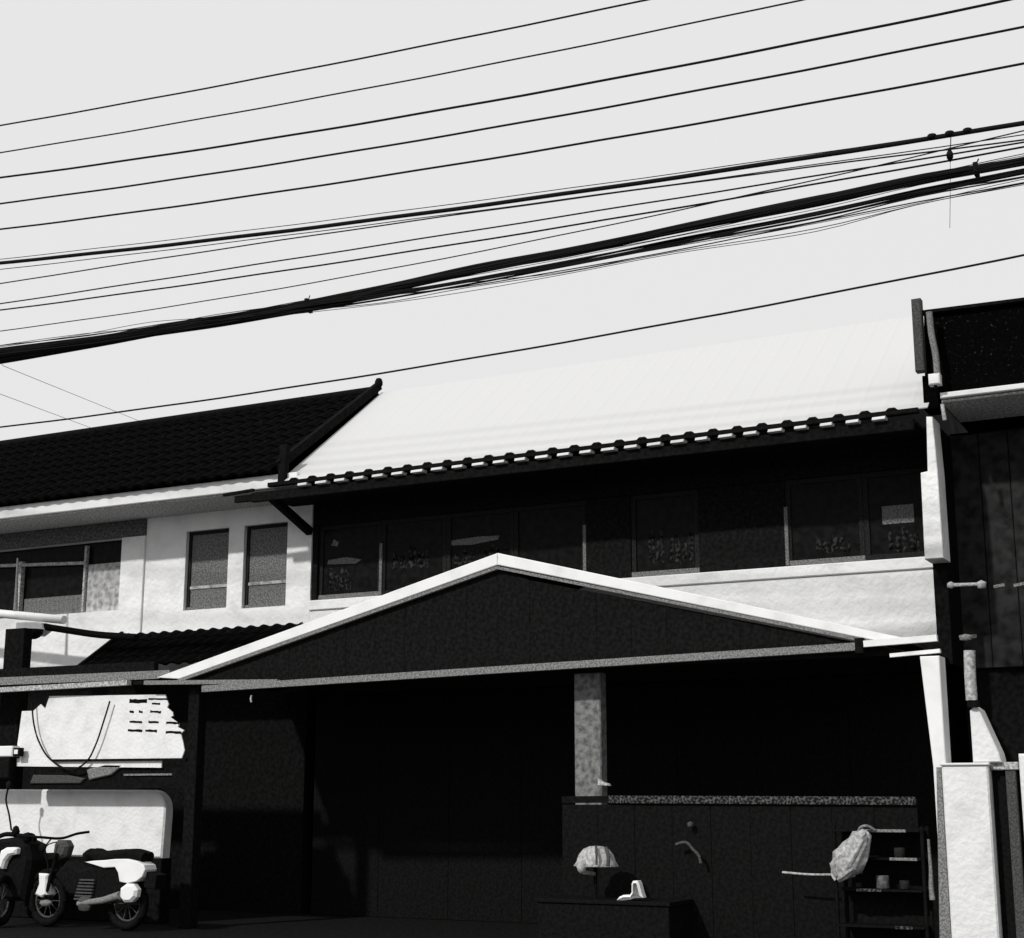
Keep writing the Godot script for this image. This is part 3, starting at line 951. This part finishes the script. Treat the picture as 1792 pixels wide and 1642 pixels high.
func wheel(parent: Node3D, c: Vector3, r: float, turn: float):
	var st := S()
	var pts := []
	for k in 29:
		var a := TAU * k / 28.0
		pts.append(c + Vector3(cos(a) * r * cos(turn), sin(a) * r, cos(a) * r * sin(turn)))
	tube(st, pts, 0.05, 8)
	var w := put("wheel", st, mats.black_metal, parent)
	st = S()
	pts = []
	for k in 25:
		var a := TAU * k / 24.0
		pts.append(c + Vector3(cos(a) * (r - 0.06) * cos(turn), sin(a) * (r - 0.06), cos(a) * (r - 0.06) * sin(turn)))
	tube(st, pts, 0.014, 6)
	for k in 10:
		var a := TAU * k / 10.0
		tube(st, [c, c + Vector3(cos(a) * (r - 0.06) * cos(turn), sin(a) * (r - 0.06), cos(a) * (r - 0.06) * sin(turn))], 0.006, 4)
	put("rim", st, mats.grey_dark, w)

func motorcycles():
	# side view, nose to the left
	var b := thing("motorcycle", "black motorcycle with pale tail parked side on before the white low wall", "motorcycle", Vector3(-12.8, 0.13, -14.0))
	wheel(b, Vector3(-13.50, 0.43, -14.0), 0.25, 0.0)
	wheel(b, Vector3(-12.28, 0.43, -14.0), 0.25, 0.0)
	var st := S()
	for z in [-14.07, -13.93]:
		tube(st, [Vector3(-13.50, 0.43, z), Vector3(-13.34, 0.98, z)], 0.022, 8)
	put("fork", st, mats.black_metal, b)
	st = S()
	prism(st, pl([-13.64, 0.50, -13.53, 0.47, -13.45, 0.50, -13.46, 0.68, -13.44, 0.74, -13.60, 0.745, -13.585, 0.62]), -14.06, -13.90, 0.02)
	put("front_shield", st, mats.white_trim, b)
	st = S()
	tube(st, curve([Vector3(-13.72, 1.18, -13.66), Vector3(-13.5, 1.165, -13.8), Vector3(-13.36, 1.15, -14.0), Vector3(-13.30, 1.20, -14.2), Vector3(-13.24, 1.22, -14.34)], 0.05), 0.016, 8)
	put("handlebar", st, mats.black_metal, b)
	st = S()
	prism(st, pl([-13.44, 0.98, -13.36, 0.90, -13.24, 0.94, -13.20, 1.06, -13.26, 1.13, -13.38, 1.13, -13.43, 1.08]), -14.06, -13.94, 0.035)
	put("head_fairing", st, mats.grey_dark, b)
	st = S()
	tube(st, [Vector3(-13.38, 1.14, -13.85), Vector3(-13.43, 1.05, -13.80)], 0.01, 6)
	lathe(st, Vector3(-13.43, 1.05, -13.78), [Vector2(0, 0.055), Vector2(0.04, 0.04), Vector2(0.055, 0.0), Vector2(0.04, -0.04), Vector2(0, -0.055)], 16, 1.0, 0.5)
	put("mirror", st, mats.black_metal, b)
	st = S()
	prism(st, pl([-13.36, 0.72, -13.1, 0.50, -12.6, 0.44, -12.3, 0.50, -12.10, 0.70, -12.05, 0.88, -12.75, 0.86, -12.95, 0.80, -13.18, 0.90]), -14.1, -13.9, 0.04)
	put("frame_body", st, mats.black_metal, b)
	st = S()
	for dz in [-0.05, 0.05]:
		tube(st, curve([Vector3(-12.90, 0.94, -14.0 + dz), Vector3(-12.82, 0.985, -14.0 + dz), Vector3(-12.68, 0.955, -14.0 + dz), Vector3(-12.42, 0.975, -14.0 + dz), Vector3(-12.2, 0.985, -14.0 + dz), Vector3(-12.02, 0.95, -14.0 + dz)], 0.05), 0.062, 10)
	put("seat", st, mats.black, b)
	st = S()
	prism(st, pl([-12.84, 0.89, -12.72, 0.905, -12.55, 0.915, -12.40, 0.93, -12.22, 0.935, -12.05, 0.91, -11.95, 0.87, -11.93, 0.82, -11.97, 0.74, -12.05, 0.69, -12.18, 0.665, -12.30, 0.68, -12.33, 0.78, -12.38, 0.84, -12.55, 0.83]), -14.06, -13.86, 0.007)
	put("side_panel", st, mats.white_trim, b)
	st = S()
	prism(st, pl([-12.28, 0.50, -12.20, 0.455, -12.10, 0.46, -12.03, 0.52, -12.02, 0.60, -12.08, 0.66, -12.18, 0.665, -12.27, 0.61]), -13.92, -13.83, 0.03)
	put("rear_cover", st, mats.white_trim, b)
	st = S()
	tube(st, [Vector3(-12.9, 0.42, -13.86), Vector3(-12.5, 0.47, -13.84), Vector3(-12.25, 0.53, -13.83)], 0.03, 10, 0.05)
	put("exhaust", st, mats.grey_trim, b)
	st = S()
	lathe(st, Vector3(-13.42, 0.41, -13.88), [Vector2(0, 0.04), Vector2(0.07, 0.025), Vector2(0.085, 0.0), Vector2(0.05, -0.035), Vector2(0, -0.04)], 14, 1.1, 0.6)
	put("hub_cover", st, mats.grey_trim, b)
	st = S()
	for k in 7:
		box(st, -12.98 + 0.012 * k, -12.72 + 0.006 * k, 0.46 + k * 0.036, 0.48 + k * 0.036, -14.12, -13.86, 0.004)
	box(st, -12.93, -12.76, 0.44, 0.72, -14.08, -13.90, 0.02)
	lathe(st, Vector3(-12.80, 0.42, -13.86), [Vector2(0, 0.09), Vector2(0.07, 0.07), Vector2(0.09, 0.0), Vector2(0.07, -0.07), Vector2(0, -0.09)], 14, 1.2, 0.4)
	put("engine", st, mats.grey_dark, b)
	st = S()
	prism(st, pl([-11.98, 0.62, -11.82, 0.60, -11.80, 0.76, -11.95, 0.80]), -14.09, -13.91, 0.01)
	put("tail_guard", st, mats.black_metal, b)
	st = S()
	tube(st, curve([Vector3(-13.36, 1.12, -14.0), Vector3(-13.50, 1.05, -13.9), Vector3(-13.47, 0.85, -13.92), Vector3(-13.44, 0.62, -13.93)], 0.05), 0.008, 6)
	put("brake_hose", st, mats.cable, b)
	st = S()
	var ft := []
	for k in 9:
		var an := deg_to_rad(20.0 + 17.0 * k)
		ft.append(Vector3(-13.50 + cos(an) * 0.335, 0.43 + sin(an) * 0.335, -14.0))
	tube(st, ft, 0.04, 8)
	put("front_mudguard", st, mats.black_metal, b)
	# second one, nose towards the street, at the left edge
	var c := thing("motorcycle", "black motorcycle with a pale curved front fender at the left edge", "motorcycle", Vector3(-14.0, 0.13, -14.0))
	wheel(c, Vector3(-14.0, 0.43, -13.75), 0.25, PI * 0.5 - 0.35)
	wheel(c, Vector3(-14.42, 0.43, -14.75), 0.25, PI * 0.5 - 0.35)
	st = S()
	prism(st, pl([-14.22, 0.42, -13.78, 0.42, -13.70, 0.9, -13.76, 1.08, -14.0, 1.16, -14.28, 1.13, -14.36, 0.95]), -14.15, -13.85, 0.05)
	put("leg_shield", st, mats.black_metal, c)
	st = S()
	var fd := [-14.13, 0.80, -14.06, 0.79, -14.03, 0.88, -13.97, 0.945, -13.86, 0.965, -13.85, 1.03, -13.90, 1.045, -14.02, 1.04, -14.11, 1.0, -14.14, 0.92]
	prism(st, pl(fd), -13.85, -13.77, 0.025)
	put("front_fender", st, mats.white_trim, c)
	st = S()
	tube(st, curve([Vector3(-14.36, 1.14, -13.92), Vector3(-14.2, 1.19, -13.95), Vector3(-13.98, 1.17, -14.0), Vector3(-13.78, 1.18, -13.95), Vector3(-13.68, 1.13, -13.9)], 0.04), 0.028, 8)
	put("handlebar", st, mats.black_metal, c)
	st = S()
	lathe(st, Vector3(-14.08, 1.22, -13.98), [Vector2(0, 0.075), Vector2(0.03, 0.06), Vector2(0.05, 0.0), Vector2(0.03, -0.05), Vector2(0, -0.06)], 14)
	lathe(st, Vector3(-13.80, 1.16, -13.9), [Vector2(0, 0.06), Vector2(0.05, 0.045), Vector2(0.07, 0.0), Vector2(0.05, -0.05), Vector2(0, -0.06)], 14)
	put("mirror", st, mats.black_metal, c)
	st = S()
	prism(st, pl([-14.62, 0.5, -14.1, 0.5, -14.08, 0.88, -14.2, 0.95, -14.5, 0.93, -14.6, 0.85]), -14.9, -14.2, 0.05)
	put("seat_body", st, mats.black, c)
	st = S()
	lathe(st, Vector3(-14.02, 0.42, -13.68), [Vector2(0, 0.07), Vector2(0.02, 0.05), Vector2(0.025, 0.0), Vector2(0.015, -0.05), Vector2(0, -0.07)], 10)
	put("reflector", st, mats.grey_trim, c)

func cables():
	var z := -12.5
	wire("power_wire", "topmost thin overhead wire, leaving the picture's top first", 0.00188, -0.02876, 9.01764, 0.0075, z)
	wire("power_wire", "second thin overhead wire from the top", 0.00252, -0.01484, 8.72599, 0.0065, z)
	wire("power_wire", "third overhead wire from the top, slightly thicker than its neighbours", 0.00315, -0.01262, 8.30428, 0.0095, z)
	wire("power_wire", "fourth thin overhead wire from the top", 0.00286, -0.01168, 8.02982, 0.0085, z)
	wire("power_wire", "fifth overhead wire, lowest of the evenly spaced upper five", 0.00268, -0.01461, 7.68631, 0.0085, z)
	wire("telephone_cable", "medium thick black cable midway between upper wires and the heavy bundle", 0.0025, -0.02609, 7.12976, 0.0165, z)
	wire("telephone_cable", "thin cable just under the medium thick black cable", 0.00125, -0.04685, 6.95162, 0.0038, z + 0.1)
	wire("telephone_cable", "very thin cable crossing just above the medium thick black cable", 0.0016, -0.043, 7.155, 0.0034, z - 0.1)
	wire("telephone_cable", "upper line of the close pair above the heavy bundle", 0.00039, -0.02826, 6.93868, 0.006, z + 0.05)
	wire("telephone_cable", "lower line of the close pair above the heavy bundle", 0.00204, 0.00002, 6.98175, 0.0068, z - 0.05)
	wire("telephone_cable", "lone thin line next above the heavy bundle", 0.00448, 0.07067, 7.1616, 0.0045, z + 0.12)
	wire("telephone_cable", "steeper thin line rising to the right above the close pair", -0.00150, -0.0763, 6.845, 0.0055, z + 0.15)
	wire("service_wire", "single low wire that crosses just above the left house's roof", 0.0032, 0.061, 6.1134, 0.0075, z)
	# heavy bundle of many strands
	var xs := [-13.37, -12.46, -11.6, -10.77, -9.98, -9.22, -8.49, -7.79, -6.9, -5.86, -4.62, -3.38, -2.48, -1.66]
	var top := [6.83, 6.795, 6.765, 6.75, 6.745, 6.735, 6.74, 6.765, 6.78, 6.80, 6.83, 6.86, 6.875, 6.87]
	var bot := [6.67, 6.66, 6.665, 6.67, 6.655, 6.64, 6.655, 6.705, 6.725, 6.735, 6.77, 6.805, 6.82, 6.81]
	var bn := thing("cable_bundle", "heavy black bundle of cables, the thickest line across the sky", "cables", Vector3(-7, 6.7, z))
	for i in 13:
		var f := (i + 0.5) / 13.0
		var ys := []
		for k in xs.size():
			ys.append(lerpf(bot[k] + 0.002, top[k] - 0.002, f))
		strand(bn, ys, xs, 0.0, z + 0.035 * sin(i * 2.4), 0.017, 0.014)
	var xl := [-13.36, -11.76, -10.76, -9.97, -8.97, -7.79, -6.9, -5.86, -4.7, -3.38, -2.49, -1.67]
	var yl := [6.74, 6.665, 6.64, 6.625, 6.615, 6.60, 6.60, 6.605, 6.625, 6.655, 6.69, 6.70]
	var b2 := thing("cable_bundle", "second black bundle splitting off just below the heavy one", "cables", Vector3(-7, 6.6, z))
	for i in 5:
		strand(b2, yl, xl, -0.028 + 0.012 * i, z + 0.12 + 0.02 * (i % 2), 0.010, 0.010)
	var b3 := thing("cable_bundle", "loose grey looking strands filling the gap between the two black bundles", "cables", Vector3(-7, 6.65, z))
	for i in 7:
		var ys := []
		for k in xl.size():
			var f := 0.15 + 0.1 * i + 0.05 * sin(k * 1.3 + i)
			ys.append(yl[k] + f * clampf(0.02 + (xl[k] + 10.0) * 0.025, 0.0, 0.13))
		strand(b3, ys, xl, 0.0, z + 0.2 + 0.03 * (i % 3), 0.0030 + 0.0008 * (i % 2), 0.010)
	var y3 := [6.70, 6.645, 6.61, 6.585, 6.55, 6.50, 6.48, 6.455, 6.465, 6.475, 6.525, 6.53]
	var b4 := thing("cable_bundle", "lowest loose strands hanging under the two black bundles", "cables", Vector3(-7, 6.5, z))
	for i in 7:
		strand(b4, y3, xl, -0.035 + 0.016 * i, z + 0.3 + 0.02 * (i % 3), [0.0032, 0.0038, 0.0055, 0.003, 0.0036][i % 5], 0.024)
	var y4 := [6.79, 6.69, 6.68, 6.66, 6.62, 6.565, 6.545, 6.53, 6.55, 6.60, 6.625, 6.61]
	strand(b4, y4, xl, 0.0, z + 0.25, 0.0048, 0.008)
	for tx in [-8.93, -2.05]:
		var k := 0
		while xs[k + 1] < tx:
			k += 1
		var f: float = (tx - xs[k]) / (xs[k + 1] - xs[k])
		var yt := lerpf(top[k], top[k + 1], f) + 0.022; var yb := lerpf(bot[k], bot[k + 1], f) - 0.022
		var tst := S()
		box(tst, tx - 0.018, tx + 0.018, yb, yt, z - 0.06, z + 0.06, 0.01)
		bar(tst, Vector3(tx, yt - 0.01, z), Vector3(tx + 0.03, yt + 0.035, z + 0.02), 0.008, 0.008)
		put("tie", tst, mats.cable, bn)
	# drops to the left roof
	var st := S()
	tube(st, [Vector3(-12.2, 6.87, -10.5), Vector3(-13.3, 6.62, -12.5), Vector3(-16.37, 7.60, -18.5)], 0.0034, 5)
	var o := put("drop_wire", st, mats.cable)
	tag(o, "thin drop wire slanting down to the left roof's ridge, the upper of two", "cable", "drop wires to the left roof")
	st = S()
	tube(st, [Vector3(-12.4, 6.5, -10.8), Vector3(-13.4, 6.31, -12.5), Vector3(-17.44, 7.62, -18.5)], 0.0034, 5)
	o = put("drop_wire", st, mats.cable)
	tag(o, "thin drop wire slanting down to the left roof's ridge, the lower of two", "cable", "drop wires to the left roof")
	# splice and hanger at the right
	var s := thing("cable_splice", "black drop shaped splice dangling under the medium cable at right", "splice", Vector3(-2.25, 7.0, z))
	st = S(); lathe(st, Vector3(-2.26, 7.02, z), [Vector2(0, 0.075), Vector2(0.012, 0.05), Vector2(0.03, 0.01), Vector2(0.028, -0.025), Vector2(0.012, -0.055), Vector2(0, -0.07)], 14); put("body", st, mats.cable, s)
	st = S(); tube(st, [Vector3(-2.24, 7.2, z), Vector3(-2.25, 7.08, z)], 0.004, 6); put("hanger", st, mats.cable, s)
	st = S(); tube(st, [Vector3(-2.26, 6.96, z), Vector3(-2.275, 6.7, z), Vector3(-2.30, 6.36, z)], 0.0022, 6); put("tail", st, mats.cable, s)
	for i in 3:
		st = S()
		var x: float = [-2.40, -2.25, -2.10][i]
		var y := 0.0025 * x * x - 0.02609 * x + 7.12976
		lathe(st, Vector3(x, y + 0.012, z), [Vector2(0, 0.03), Vector2(0.035, 0.018), Vector2(0.045, 0.0), Vector2(0.035, -0.018), Vector2(0, -0.03)], 12)
		o = put("cable_clamp", st, mats.cable)
		tag(o, ["left of the three knobby clamps on the medium cable", "middle knobby clamp on the medium cable, right above the splice", "right of the three knobby clamps on the medium cable"][i], "clamp", "clamps on the medium cable at right")
